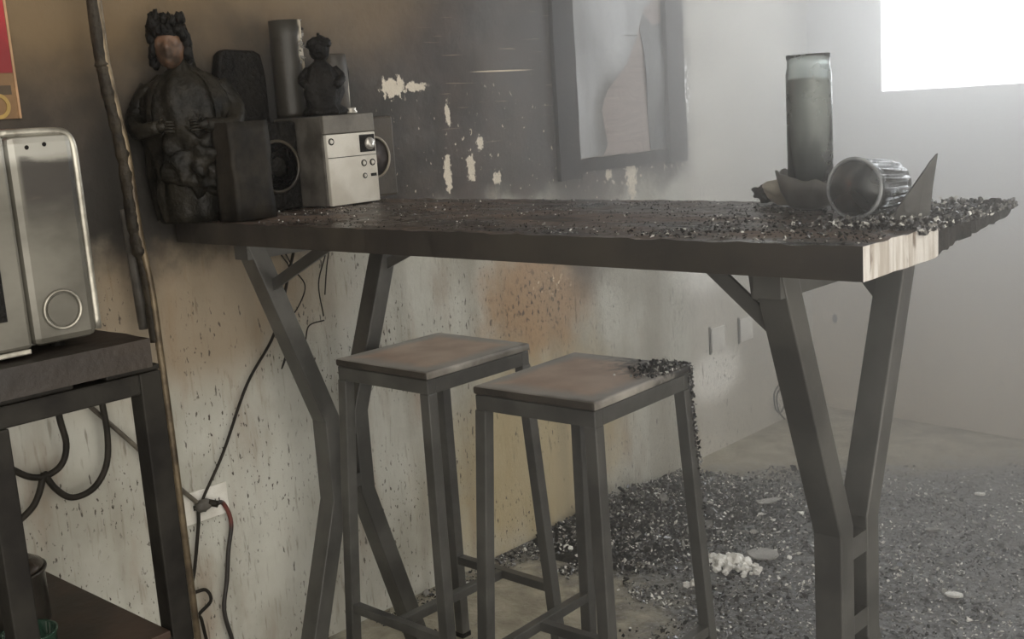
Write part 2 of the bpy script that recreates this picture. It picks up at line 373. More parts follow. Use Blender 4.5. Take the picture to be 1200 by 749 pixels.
def hourglass(x0, x1, yc):
    # table-local coordinates
    for s in (-1, 1):
        bm = bmesh.new()
        pts = [(yc+s*.210,LZ),(yc+s*.060,.612),(yc+s*.060,.432),(yc+s*.190,0)]
        strip(bm, pts, .039, x0, x1, -s)
        obj('leg', bm, M_steel, table, bevel=.0025)
    for z0, z1 in ((.566,.600),(.446,.476)):
        bm = bmesh.new(); box(bm, (x0+.001,yc-.03,z0), (x1-.001,yc+.03,z1)); obj('crossbar', bm, M_steel, table)
    bm = bmesh.new(); box(bm, (x0+.002,yc-.21,LZ-.035), (x1-.002,yc+.205,LZ-.0005)); obj('top_rail', bm, M_steel, table)
    bm = bmesh.new(); box(bm, (x0+.002,yc-.19,0), (x1-.002,yc+.19,.0)) if False else None; bm.free()
LEGL, LEGR = (.158,.207), (1.375,1.420)
YCL, YCR = .243, .241
hourglass(*LEGL, YCL); hourglass(*LEGR, YCR)
def brace(p, q):
    bm = bmesh.new(); beam(bm, p, q, .022, .006, (0,1,0)); obj('brace', bm, M_steel, table)
for yy in (YCR-.178, YCR+.178):
    sgn = 1 if yy > YCR else -1; ym = YCR+sgn*.155
    brace((LEGR[0]+.004, ym, .935), (LEGR[0]-.085, yy, LZ-.001))
for sgn in (-1, 1):
    ym = YCL+sgn*.155
    brace((LEGL[1]-.004, ym, .93), (LEGL[1]+.22, YCL+sgn*.172, LZ-.001))
bm = bmesh.new(); prism(bm, [(LEGR[0]-.018,LZ),(LEGR[0]-.013,LZ-.04),(LEGR[0]+.003,LZ-.045),(LEGR[0]+.003,LZ)], YCR-.19, YCR-.185, 'y'); obj('gusset', bm, M_steel, table)

# ------------------------------------------------------------------ stools
M_seatside = sooty('dark_seat_edge', (66,60,53), (46,42,37), 14, .5)
def seat_mat(burn):
    t = NT('seat_top_burnt' if burn else 'seat_top'); X = t.xyz(); n = t.noise(9,5); f = t.noise(50,4)
    ax = t.math('ABSOLUTE', t.math('DIVIDE', X[0], .138)); ay = t.math('ABSOLUTE', t.math('DIVIDE', X[1], .152))
    e = t.math('ADD', t.math('MAXIMUM', ax, ay), t.math('MULTIPLY', t.math('SUBTRACT', n, .5), .45))
    c = t.mix(t.ramp(n,.3,.7), (222,196,172), (200,172,150))
    c = t.mix(t.ramp(e,.62,.92), c, (186,180,170)); c = t.mix(t.ramp(e,.93,1.08,0,.8), c, (84,78,70))
    if burn:
        b = t.blob((0,1), .12,.15,.13,.12,.7,f); c = t.mix(t.math('MULTIPLY', b, .95), c, t.mix(t.ramp(f,.5,.6), (32,30,28), (130,126,120)))
    t.bump(n,.2,.004); return t.fin(c, t.ramp(n,.3,.7,.32,.5))
def make_stool(label, loc, rz, sw, sd, H, turn, burn):
    s = thing('bar_stool', label, 'stool', loc, rz, 'steel bar stools by the table')
    hx, hy = sw/2, sd/2; spl = .034
    bm = bmesh.new(); box(bm, (-hx-.003,-hy-.003,H-.016), (hx+.003,hy+.003,H))
    bm.normal_update()
    for f in bm.faces: f.material_index = 0 if f.normal.z > .5 or f.normal.x > .5 else 1  # top and +X side take the seat colour, other sides the darker one
    obj('seat', bm, [seat_mat(burn), M_seatside], s, bevel=.005)
    bm = bmesh.new(); fz0, fz1 = H-.046, H-.0165
    box(bm, (-hx,-hy,fz0), (hx,-hy+.022,fz1)); box(bm, (-hx,hy-.022,fz0), (hx,hy,fz1)); box(bm, (-hx,-hy+.022,fz0), (-hx+.022,hy-.022,fz1)); box(bm, (hx-.022,-hy+.022,fz0), (hx,hy-.022,fz1))
    obj('seat_frame', bm, M_steel, s, bevel=.002)
    def legpt(u, v, z):
        k = (1-z/H)*spl; return Vector((u*(hx-.013+k), v*(hy-.013+k), z))
    for u in (-1,1):
        for v in (-1,1):
            bm = bmesh.new(); a = legpt(u,v,H-.045); b = legpt(u,v,0); vs = []
            for p in (b, a):
                for du, dv in ((-1,-1),(1,-1),(1,1),(-1,1)): vs.append(bm.verts.new(p+Vector((du*.0125,dv*.0125,0))))
            for f in ((0,3,2,1),(4,5,6,7),(0,1,5,4),(1,2,6,5),(2,3,7,6),(3,0,4,7)): bm.faces.new([vs[i] for i in f])
            obj('leg', bm, M_steel, s, bevel=.002)
            bm = bmesh.new(); box(bm, (b.x-.0135,b.y-.0135,-.001+.001), (b.x+.0135,b.y+.0135,.012)); obj('foot_cap', bm, M_black, s)
    zs = .205 if not turn else .225
    if not turn:
        for v in (-1,1):
            bm = bmesh.new(); beam(bm, legpt(-1,v,zs)+Vector((.012,0,0)), legpt(1,v,zs)-Vector((.012,0,0)), .02, .02); obj('stretcher', bm, M_steel, s, bevel=.0015)
        bm = bmesh.new(); beam(bm, (0,legpt(1,-1,zs).y+.01,zs), (0,legpt(1,1,zs).y-.01,zs), .02, .0195); obj('crossbar', bm, M_steel, s, bevel=.0015)
    else:
        for u in (-1,1):
            bm = bmesh.new(); beam(bm, legpt(u,-1,zs)+Vector((0,.012,0)), legpt(u,1,zs)-Vector((0,.012,0)), .02, .02); obj('stretcher', bm, M_steel, s, bevel=.0015)
        bm = bmesh.new(); beam(bm, (legpt(-1,1,zs).x+.01,0,zs), (legpt(1,1,zs).x-.01,0,zs), .02, .0195); obj('crossbar', bm, M_steel, s, bevel=.0015)
    return s
st1 = make_stool('steel bar stool with a clean brown seat, standing nearer the burnt wall', (.430,.0085,0), R(-.33), .277, .298, .762, False, False)
st2 = make_stool('steel bar stool with one seat corner burnt and crusted with ash', (.8538,-.0095,0), R(2.35), .272, .306, .760, True, True)
bm = bmesh.new()
for _ in range(520):
    x = min(.141, .138-abs(random.gauss(0,.035))); y = .15-abs(random.gauss(0,.05))
    if y < -.12: continue
    flake(bm, (x,y,.7602), random.uniform(.0015,.0055), .5, random.choices((0,1,2,3),(6,2,1,1.2))[0])
for _ in range(260): # crust running down the outer corner
    z = .76-abs(random.gauss(0,.16)); k = (1-z/.76)*.034
    flake(bm, (.137+k+random.uniform(-.004,.004), .151+k+random.uniform(-.006,.004), z), random.uniform(.0015,.005), .7, random.choices((0,1,3),(5,1,1.5))[0])
o = obj('burnt_crust', bm, [M_char, M_ash, M_white, M_foil], st2, kind='stuff', label='flaky black and white ash on one corner')

# ------------------------------------------------------------------ things on the table, left end
def on_wall_box(bm, x0,x1,y0,y1,z0,z1): box(bm,(x0,y0,z0),(x1,y1,z1))
TOP = TZ+.0005
# hi-fi centre unit
M_silver = sooty('smoked_silver_plastic', (206,202,192), (182,176,164), 10, .4, 0, .1)
M_greypl = sooty('sooty_grey_plastic', (96,92,86), (62,58,52), 14, .55)
hifi = thing('hifi_unit', 'small silver stereo unit standing between two blackened speakers', 'stereo', (.195,.029,TOP), R(1))
bm = bmesh.new(); box(bm, (-.17,-.072,0), (-.006,.070,.196)); obj('casing', bm, M_greypl, hifi, bevel=.003)
bm = bmesh.new(); box(bm, (-.0055,-.070,.001), (.006,.070,.155)); obj('front_panel', bm, M_silver, hifi, bevel=.002, label='pale silver front panel')
bm = bmesh.new(); box(bm, (-.0055,-.073,.1565), (.004,.072,.196)); obj('display_window', bm, sooty('dusty_display', (112,108,100), (86,82,76), 12, .4), hifi, bevel=.002)
bm = bmesh.new(); box(bm, (.0055,-.070,.1045), (.0068,.070,.1058)); obj('panel_seam', bm, M_black, hifi)
bm = bmesh.new(); box(bm, (.006,.022,.112), (.008,.066,.150)); obj('tuner_bezel', bm, M_black, hifi, bevel=.004)
bm = bmesh.new(); lathe(bm, [(.014,0),(.014,.006),(.011,.010),(.0,.011)], 24, (.008,.047,.130), Matrix.Rotation(R(90),3,'Y')); obj('volume_knob', bm, sooty('chrome_knob', (200,196,188), (150,146,140), 20, .2, .7), hifi, smooth=True)
def ringbtn(name, y, z, r):
    bm = bmesh.new(); lathe(bm, [(r,0),(r,.0015),(r*.72,.0015),(r*.72,0)], 20, (.006,y,z), Matrix.Rotation(R(90),3,'Y'), closed=True); k = obj(name, bm, M_black, hifi)
    bm = bmesh.new(); lathe(bm, [(r*.6,0),(r*.55,.003),(0,.0032)], 20, (.006,y,z), Matrix.Rotation(R(90),3,'Y')); obj('cap', bm, M_silver, k)
ringbtn('power_button', -.058, .140, .0075); ringbtn('button', .030, .088, .0075); ringbtn('button', .055, .088, .0075); ringbtn('headphone_jack', .030, .060, .006)
bm = bmesh.new(); box(bm, (.006,.048,.057), (.0072,.064,.0635)); obj('usb_slot', bm, M_black, hifi)
# speakers
M_spk = sooty('blackened_speaker', (70,62,52), (46,41,35), 10, .5)
M_cone = sooty('speaker_cone', (74,60,52), (56,46,40), 16, .6)
M_ring = sooty('speaker_trim', (150,142,126), (96,88,76), 20, .35, .3)
def speaker(label, x, y0, y1, zt, ringy, rr, rotz=0, m=M_spk, mr=M_ring, mc=M_cone):
    t = thing('speaker', label, 'speaker', (x,(y0+y1)/2,TOP), rotz, 'stereo speakers on the table'); hw = (y1-y0)/2
    bm = bmesh.new(); box(bm, (-.085,-hw,0), (0,hw,zt)); obj('cabinet', bm, m, t, bevel=.006)
    My = Matrix.Rotation(R(90),3,'Y')
    bm = bmesh.new(); lathe(bm, [(rr,0),(rr,.004),(rr*.9,.006),(rr*.88,0)], 40, (.0,ringy,zt*.50), My, closed=True); obj('trim_ring', bm, mr, t, smooth=True)
    bm = bmesh.new(); lathe(bm, [(rr*.88,.002),(rr*.35,-.022*0+.0015),(rr*.3,.006),(0,.010)], 40, (0,ringy,zt*.50), My); obj('cone', bm, mc, t, smooth=True)
    return t
speaker('blackened speaker with a pale curved edge, right of the silver stereo unit', .11, .128, .236, .187, -.016, .050)
speaker('soot-black speaker left of the silver stereo unit', .115, -.215, -.052, .190, .022, .058, 0, M_black, sooty('sooty_trim', (70,64,54), (30,28,25), 12, .4), M_black)
# charred statuette by the wall end
M_stat = sooty('charred_statue', (40,37,31), (18,17,14), 14, .4, 0, .9)
M_face = sooty('smoked_face', (104,78,60), (48,38,30), 20, .5, 0, .2)
st = thing('statuette', 'tall charred statuette with a brown face and ragged crown on the left table end', 'statue', (.085,-.300,TOP), R(50))
bm = bmesh.new()
lathe(bm, [(.075,0),(.078,.02),(.074,.10),(.078,.16),(.088,.20),(.088,.235),(.082,.262),(.068,.285),(.040,.300),(.026,.312),(.022,.330)], 56, (0,0,0), None, sx=1.0, sy=.72, fn=lambda a,z: 1+.10*mnoise.noise(Vector((math.cos(a)*3,math.sin(a)*3,z*14)))+.07*math.sin(a*9+z*20))
obj('robe', bm, M_stat, st, smooth=True)
HO = Vector((-.018,-.012,0))
bm = bmesh.new(); ball(bm, (0,0,.352), .036, .84, .92, 1.2, 4)
for v in bm.verts: # a face on -y side: brow, nose, chin
    p = v.co - Vector((0,0,.352))
    if p.y < 0:
        k = math.exp(-((p.x/.006)**2+((p.z+.002)/.010)**2)); v.co.y -= .011*k
        for sx in (-1,1): v.co.y += .008*math.exp(-(((p.x-sx*.013)/.006)**2+((p.z-.008)/.005)**2))
        v.co.y -= .005*math.exp(-((p.x/.009)**2+((p.z+.017)/.003)**2)); v.co.y -= .004*math.exp(-((p.x/.010)**2+((p.z+.032)/.007)**2))
for v in bm.verts: v.co += HO
obj('head', bm, M_face, st, smooth=True, label='smoke-browned face')
bm = bmesh.new()
for k in range(60):
    a = random.uniform(0,6.283); z = random.uniform(.325,.40)
    aa = a if a < 3.14 else a-6.283
    if -2.5 < aa < -.6 and z < .375: continue
    ball(bm, (.033*math.cos(a),.034*math.sin(a)+.005,z), random.uniform(.008,.013), 1,1,1.4, 2, .6, k)
ball(bm, (0,.007,.376), .039, .95,1,1.0, 3, .2, 3)
for v in bm.verts:
    if v.co.y < -.012 and v.co.z < .374 and abs(v.co.x) < .026: v.co.y = -.012
for a in range(0,360,30): ball(bm, (.031*math.cos(R(a)),.031*math.sin(R(a)),.408+.006*math.sin(a)), .007,.9,.9,1.7,2,.5,a)
for s_ in (-1,1): ball(bm, (s_*.034,.006,.335), .012, .8,1,2.2, 2, .4, s_+4)
for v in bm.verts: v.co += HO
obj('hair', bm, M_black, st, smooth=True)
for s in (-1,1):
    bm = bmesh.new(); tube(bm, [(s*.066,0,.272),(s*.098,-.01,.225),(s*.092,-.055,.190),(s*.045,-.082,.195)], .022, 12, 5, rr=lambda q: .024-.010*q)
    a_ = obj('arm', bm, M_stat, st, smooth=True)
    bm = bmesh.new(); ball(bm, (s*.040,-.084,.196), .013, 1.2,.8,.8, 2, .1)
    for fk in range(4): tube(bm, [(s*.034,-.090,.204-fk*.006),(s*.024,-.094,.204-fk*.006),(s*.016,-.090,.203-fk*.006)], .003, 6, 3)
    tube(bm, [(s*.042,-.092,.204),(s*.036,-.098,.212)], .0032, 6, 3); obj('hand', bm, M_stat, a_, smooth=True)
bm = bmesh.new() # ragged cloak shell, open at the front
rg = lathe(bm, [(.080,.004),(.083,.05),(.081,.10),(.086,.15),(.092,.19),(.092,.225),(.086,.255),(.072,.280),(.048,.300)], 64, sx=1.05, sy=.80, a0=R(-50), a1=R(230), fn=lambda a,z: 1+.16*mnoise.noise(Vector((math.cos(a)*4,math.sin(a)*4,z*10)))+.04*math.sin(a*13+z*30))
for k, v in enumerate(rg[0]): v.co.z += .016*abs(mnoise.noise(Vector((k*.7,0,0))))
obj('cloak', bm, M_stat, st, smooth=True)
bm = bmesh.new() # crumpled lap fold
ball(bm, (.015,-.050,.125), .06, 1.05,.55,1.1, 4, .55, 6, 2.5); obj('crumpled_fold', bm, M_stat, st, smooth=True)
# charred box and lump in front of it
bm = bmesh.new(); box(bm, (-.03,-.050,0), (.03,.050,.196))
for v in bm.verts: v.co += Vector((random.uniform(-.004,.004),random.uniform(-.004,.004),0))
bmesh.ops.subdivide_edges(bm, edges=bm.edges[:], cuts=6, use_grid_fill=True)
for v in bm.verts: v.co += Vector((mnoise.noise(v.co*30),mnoise.noise(v.co*30+Vector((5,0,0))),0))*.004*min(1,v.co.z*20)
tag(obj('carton', bm, sooty('scorched_card', (44,40,34), (24,22,19), 16, .6), smooth=True, loc=(.205,-.262,TOP)), 'scorched dark carton standing in front of the charred statuette', 'box')
bpy.data.objects['carton'].rotation_euler = (0,0,R(4))
# things on top of the speakers / hifi
ZS = TOP+.197
def can(label, x, y, r, h, z, mat, tilt=0):
    t = thing('candle_can', label, 'candle', (x,y,z)); bm = bmesh.new()
    fn = lambda a,zz: 1+.025*mnoise.noise(Vector((math.cos(a)*2,math.sin(a)*2,zz*30)))
    M = Matrix.Rotation(tilt,3,'X')
    lathe(bm, [(r*.97,0),(r,.01),(r,h*.55),(r*.97,h*.8),(r*.98,h),(r*.85,h),(r*.83,h*.75)], 40, (0,0,0), M, fn=fn); obj('body', bm, mat, t, smooth=True)
    return t
t = NT('half_burnt_wrap'); X = t.xyz(); n = t.noise(16,5); a = t.math('ADD', X[1], t.math('MULTIPLY', t.math('SUBTRACT', n, .5), .05)); a = t.math('SUBTRACT', a, t.math('MULTIPLY', X[0], .1))
c = t.mix(t.ramp(a,.002,.014), (46,43,37), (186,176,156)); c = t.mix(t.ramp(t.noise(45,4),.62,.68), c, (40,34,28)); t.bump(n,.5,.006); M_wrap = t.fin(c,.5)
cn = can('tall sooty cylinder with peeling pale wrapper standing at the back of the stereo unit', .052, -.008, .036, .212, TOP+.1975, M_wrap)
bm = bmesh.new()
for k in range(26):
    z = random.uniform(.02,.21); a = R(random.uniform(10,75)); flake(bm, (.037*math.cos(a),.037*math.sin(a),z), random.uniform(.004,.010), .25, random.choice((0,1,1)), 1.4)
obj('peeling_wrapper', bm, [M_char, M_ash], cn, kind='stuff')
bm = bmesh.new(); prism(bm, [(-.062,0),(.062,0),(.060,.09),(.052,.135),(.036,.142),(-.040,.146),(-.054,.135),(-.062,.10)], 0, .03)
tag(obj('picture_stand', bm, M_black, bevel=.006, loc=(.0125,-.172,TOP+.0)), '', '')
o = bpy.data.objects['picture_stand']; o.scale.z = 1; o.location = (.004,-.118,TOP+.0)
bm = o.data; 
for v in bm.vertices:
    if v.co.z < .001: v.co.z = 0
    else: v.co.z += .205
o.name = 'wall_plaque'; tag(o, 'dark rounded plaque leaning on the wall behind the left speaker', 'plaque')
# small charred figurine on the hifi
fg = thing('figurine', 'small charred figurine on top of the silver stereo unit', 'figurine', (.155,.000,ZS+.0005), R(50)); fg.scale = (1.12,1.12,1.08)
bm = bmesh.new(); lathe(bm, [(.040,0),(.042,.006),(.038,.012),(.030,.02),(.038,.045),(.036,.07),(.026,.095),(.012,.108),(.010,.115)], 32, fn=lambda a,z: 1+.35*mnoise.noise(Vector((math.cos(a)*2.2,math.sin(a)*2.2,z*45)))); obj('body', bm, M_black, fg, smooth=True)
bm = bmesh.new(); ball(bm, (0,0,.130), .021, .95,1,1.1, 3, .2, 5); ball(bm, (0,.004,.142), .022, 1.05,1,.7, 3, .5, 8); ball(bm, (0,-.020,.128), .005, .8,1,1.3,2); tube(bm, [(0,0,.152),(.001,0,.163)], .003, 6, 2); obj('head', bm, M_black, fg, smooth=True)
for s in (-1,1):
    bm = bmesh.new(); tube(bm, [(s*.024,0,.092),(s*.038,-.006,.072),(s*.026,-.028,.058)], .009, 8, 5); obj('arm', bm, M_black, fg, smooth=True)
jr = thing('candle_cup', 'charred cylindrical cup with a pale worn edge behind the small figurine', 'cup', (.085,.118,ZS-.009))
jr.location = (.098,.078,ZS+.0005)
t = NT('charred_cup'); X = t.xyz(); n = t.noise(22,4); c = t.mix(t.ramp(n,.4,.7), (74,68,60), (44,40,35)); c = t.mix(t.blob(YZ,.03,.045,.012,.03,.8,n), c, (220,212,196)); t.bump(n,.5,.005)
bm = bmesh.new(); lathe(bm, [(.030,0),(.033,.006),(.034,.10),(.032,.132),(.029,.134),(.028,.05),(0,.045)], 36, fn=lambda a,z: 1+.03*mnoise.noise(Vector((math.cos(a)*2,math.sin(a)*2,z*40)))); obj('body', bm, t.fin(c,.5), jr, smooth=True)
bm = bmesh.new(); tube(bm, [(.0,.033,.118),(.002,.042,.10),(.0,.042,.08),(0,.034,.062)], .0025, 8, 6); obj('handle', bm, M_black, jr, smooth=True)
bm = bmesh.new(); lathe(bm, [(.016,0),(.017,.004),(.013,.009),(.014,.012),(.011,.014),(.006,.012)], 24)
tag(obj('bottle_cap', bm, sooty('worn_metal_cap', (190,186,176), (120,116,108), 30, .25, .6), smooth=True, loc=(.178,.052,ZS)), 'small shiny metal cap at the front of the stereo top', 'cap')

# ------------------------------------------------------------------ things on the table, right end
M_jar = glass('sooty_glass', (225,230,228), .04, .12, (150,152,150))
jar = thing('glass_jar', 'tall clear glass candle jar blackened inside, standing in a broken bowl', 'jar', (1.300,.040,TOP+.004))
bm = bmesh.new(); r = .035
lathe(bm, [(r*.9,0),(r,.006),(r,.205),(r*.93,.215),(r*.93,.226),(r*.97,.229),(r*.97,.234),(r*.90,.234),(r*.88,.22),(r*.93,.20),(r*.93,.014),(0.0005,.012)], 48); obj('glass', bm, M_jar, jar, smooth=True)
t = NT('soot_film'); n = t.noise(16,5,(1,1,.35)); c = t.mix(t.ramp(n,.35,.65), (200,202,200), (164,166,164))
bm = bmesh.new(); lathe(bm, [(r*.90,.016),(r*.90,.196),(r*.86,.197),(r*.86,.018)], 48, closed=True); obj('soot_lining', bm, t.fin(c,.6), jar, smooth=True)
bowl = thing('broken_bowl', 'broken sooty bowl holding the tall glass jar', 'bowl', (1.303,.032,TOP+.0002), 0)
bm = bmesh.new()
rings = lathe(bm, [(.022,0),(.034,.006),(.046,.028),(.053,.056),(.050,.056),(.043,.030),(.030,.010),(.001,.004)], 56)
for ring in rings[2:5]:
    for k, v in enumerate(ring):
        a = 2*math.pi*k/56; v.co.z *= .82+.22*mnoise.noise(Vector((math.cos(a)*2,math.sin(a)*2,1))) + (.25*max(0,math.cos(a-3.6)))
obj('shell', bm, sooty('sooty_ceramic', (112,110,104), (74,72,68), 14, .45), bowl, smooth=True)
# ribbed tumbler on its side
tum = thing('glass_tumbler', 'ribbed glass tumbler lying on its side beside the broken bowl', 'glass', (1.437,-.092,TOP+.0435))
ax = Vector((.10,.99,-.05)).normalized(); tum.rotation_mode = 'QUATERNION'; tum.rotation_quaternion = ax.to_track_quat('Z','Y')
bm = bmesh.new()
lathe(bm, [(.042,0),(.043,.004),(.0415,.012),(.040,.016),(.036,.092),(.033,.100),(0.0005,.101),(.0005,.090),(.031,.088),(.036,.014),(.039,0)], 96, fn=lambda a,z: 1+(.05*(1 if math.sin(a*16) > 0 else -.5) if .014 < z < .095 else 0))
obj('glass', bm, glass('smoked_tumbler_glass', (235,238,240), .06, .25, (150,152,152)), tum, smooth=True)
bm = bmesh.new(); lathe(bm, [(.0385,.004),(.0355,.020),(.0305,.086),(.0005,.0885),(.0005,.0875),(.0295,.085),(.0345,.020),(.0375,.004)], 48); obj('inner_cup', bm, sooty('dark_inner_grey', (84,84,82), (50,50,49), 14, .6), tum, smooth=True)  # dark inner cup added inside the glass so the open mouth shows
bm = bmesh.new(); lathe(bm, [(.0435,-.001),(.0445,.002),(.0435,.005),(.0385,.004),(.0380,.001)], 64, closed=True); obj('rim', bm, sooty('glass_rim', (190,194,196), (130,132,134), 20, .15), tum, smooth=True)
# upright shard
bm = bmesh.new(); prism(bm, [(-.026,0),(.022,0),(.027,.045),(.034,.088),(.024,.078),(.014,.064),(.004,.050),(-.008,.034),(-.020,.016)], -.004, .004, 'y')
bmesh.ops.subdivide_edges(bm, edges=bm.edges[:], cuts=2)
for v in bm.verts: v.co.y += 6*v.co.x*v.co.x
sh = obj('upright_shard', bm, sooty('grey_shard', (96,95,92), (66,65,63), 20, .5), smooth=False, loc=(1.520,-.085,TOP)); sh.rotation_euler = (0,0,R(35))
tag(sh, 'pointed dark shard standing upright beside the ribbed tumbler', 'shard')
def lump(name, label, cat, c, r, s, mat, jit=.5, seed=1, group=None):
    bm = bmesh.new(); ball(bm, (0,0,0), r, *s, 4, jit, seed, 1.6)
    mz = min(v.co.z for v in bm.verts)
    for v in bm.verts:
        v.co.z -= mz
        if v.co.z < r*s[2]*.35: v.co.z *= .0 if v.co.z < r*s[2]*.2 else .5
    o = obj(name, bm, mat, smooth=True, loc=c); tag(o, label, cat, group); return o
lump('wax_lump', 'pale melted wax lump left of the broken bowl', 'wax', (1.232,.085,TOP), .034, (1.1,.8,.62), sooty('yellowed_wax', (206,200,184), (166,158,142), 16, .5), .35, 3)
lump('black_lump', 'curled black lump at the left of the pale wax', 'debris', (1.175,.115,TOP), .022, (1.0,.7,.6), M_char, .8, 9)
# loose char on the top
bm = bmesh.new()
def tp(x, y): # table local -> world
    return (.02+x*math.cos(TH)-y*math.sin(TH), -.3187+x*math.sin(TH)+y*math.cos(TH))
for _ in range(9000):
    x = random.uniform(.03,TL-.008); y = random.uniform(.01,TW-.006)
    d = .35+.65*mnoise.noise(Vector((x*6,y*9,0)))
    if x > 1.15: d += .35
    if random.random() > d: continue
    p = tp(x, y); flake(bm, (p[0],p[1],TZ-.0015), random.uniform(.0008,.0028)*(1.5 if x > 1.2 else 1), .35, random.choices((0,1,2,3),(7,1.6,.8,1.8))[0], .5)
for _ in range(2600): # heaped crust at the burnt corner
    x = TL-abs(random.gauss(0,.07))+.01; y = random.uniform(.15,TW)
    if x > TL+.03 : continue
    p = tp(min(x,TL+.004), y); flake(bm, (p[0],p[1],TZ-.010+random.uniform(0,.012)), random.uniform(.0022,.006), .7, random.choices((0,1,2,3),(6,2.5,1,2.5))[0], .9)
tag(obj('tabletop_char', bm, [M_char, M_ash, M_white, M_foil]), 'loose black char flakes and ash strewn over the long tabletop', 'ash', kind='stuff')

# ------------------------------------------------------------------ picture frame on the wall
fr = thing('picture_frame', 'burnt wall frame with a grey curling sheet peeling off its backing', 'frame', (0,1.28,1.05))
oy, oz = 1.28, 1.05
M_frame = sooty('burnt_frame', (52,49,46), (36,34,32), 8, .55, 0, .5)
def fbox(name, y0,y1,z0,z1,x0,x1,m, **k):
    bm = bmesh.new(); box(bm, (x0,y0-oy,z0-oz), (x1,y1-oy,z1-oz)); bmesh.ops.subdivide_edges(bm, edges=bm.edges[:], cuts=12, use_grid_fill=True)
    for v in bm.verts: v.co.y += .006*mnoise.noise(Vector((0,v.co.y*8,v.co.z*9+y0*7))); v.co.z += .004*mnoise.noise(Vector((3,v.co.y*20,v.co.z*9)))
    return obj(name, bm, m, fr, **k)
fbox('side_rail', .955,1.05,1.035,1.80,.001,.016,M_frame); fbox('side_rail', 1.505,1.60,1.045,1.80,.001,.022,M_frame)
fbox('bottom_rail', 1.051,1.504,1.052,1.090,.001,.014,M_frame); fbox('top_rail', 1.051,1.504,1.765,1.80,.001,.016,M_frame)
t = NT('exposed_backing'); n = t.noise(12,4,(1,.4,9)); c = t.mix(t.ramp(n,.45,.7), (150,138,132), (126,115,109)); c = t.mix(t.ramp(t.noise(20,3,(1,.3,9),off=(0,2,2)),.66,.7,0,.7), c, (196,186,174)); t.bump(n,.3,.003)
fbox('backing_board', 1.052,1.503,1.092,1.764,.001,.005,t.fin(c,.7))
def sheet(name, pts, x, m, curl):
    bm = bmesh.new(); vs = [bm.verts.new((0,y-oy,z-oz)) for y,z in pts]; f = bm.faces.new(vs)
    bmesh.ops.triangulate(bm, faces=[f], ngon_method='EAR_CLIP')
    for _ in range(4): bmesh.ops.subdivide_edges(bm, edges=[e for e in bm.edges if e.calc_length() > .02], cuts=1); bmesh.ops.triangulate(bm, faces=bm.faces[:], ngon_method='EAR_CLIP')
    r = bmesh.ops.extrude_face_region(bm, geom=bm.faces[:]); top = [g for g in r['geom'] if isinstance(g, bmesh.types.BMVert)]; ts = set(top)
    for v in bm.verts: v.co.x = x + curl(v.co.y+oy, v.co.z+oz) + (.0015 if v in ts else 0)
    return obj(name, bm, m, fr)
t = NT('peeling_grey_sheet'); n = t.noise(4,4,(1,1.6,.5)); c = t.mix(t.ramp(n,.35,.7), (150,150,149), (108,108,107)); t.bump(t.noise(5,3,(1,1.5,.4)),.3,.02); M_sheet = t.fin(c,.38)
def interp(tab, z):
    for (y0,z0),(y1,z1) in zip(tab, tab[1:]):
        if z <= z1: return y0+(y1-y0)*max(0,(z-z0))/(z1-z0)
    return tab[-1][0]
LE = [(1.045,1.094),(1.056,1.25),(1.052,1.35),(1.062,1.55),(1.060,1.76)]
RE = [(1.156,1.094),(1.181,1.124),(1.172,1.165),(1.160,1.227),(1.168,1.255),(1.190,1.289),(1.225,1.320),(1.262,1.345),(1.295,1.370),(1.318,1.400),(1.345,1.432),(1.370,1.465),(1.386,1.498),(1.405,1.530),(1.440,1.550),(1.500,1.57),(1.502,1.76)]
bm = bmesh.new(); NR, NC = 130, 26; GV = []
for layer in (0, .0015):
    g_ = []
    for i in range(NR+1):
        z = 1.094+(1.76-1.094)*i/NR; yl = interp(LE, z); yr = interp(RE, z)+.0025*mnoise.noise(Vector((0,0,z*70))); row = []
        for j in range(NC+1):
            y = yl+(yr-yl)*j/NC; curl = .010*max(0,(j/NC-.6)/.4)**2*(1 if z < 1.45 else .3)
            row.append(bm.verts.new((.009+.004*math.sin(y*20+z*6)+.004*math.sin(y*47)*max(0,z-1.2)+curl+layer, y-oy, z-oz)))
        g_.append(row)
    GV.append(g_)
A_, B_ = GV
for i in range(NR):
    for j in range(NC):
        bm.faces.new((A_[i][j],A_[i+1][j],A_[i+1][j+1],A_[i][j+1])); bm.faces.new((B_[i][j],B_[i][j+1],B_[i+1][j+1],B_[i+1][j]))
    for j in (0, NC): bm.faces.new((A_[i][j],B_[i][j],B_[i+1][j],A_[i+1][j]))
for i in (0, NR):
    for j in range(NC): bm.faces.new((A_[i][j],A_[i][j+1],B_[i][j+1],B_[i][j]))
obj('torn_sheet', bm, M_sheet, fr, smooth=False)
sheet('dark_strip', [(1.415,1.094),(1.502,1.094),(1.502,1.49),(1.455,1.48),(1.43,1.50),(1.405,1.52),(1.385,1.47),(1.40,1.40),(1.408,1.2)], .007, sooty('smoked_strip', (86,86,83), (66,66,64), 6, .5), lambda y,z: .003*math.sin(z*20))

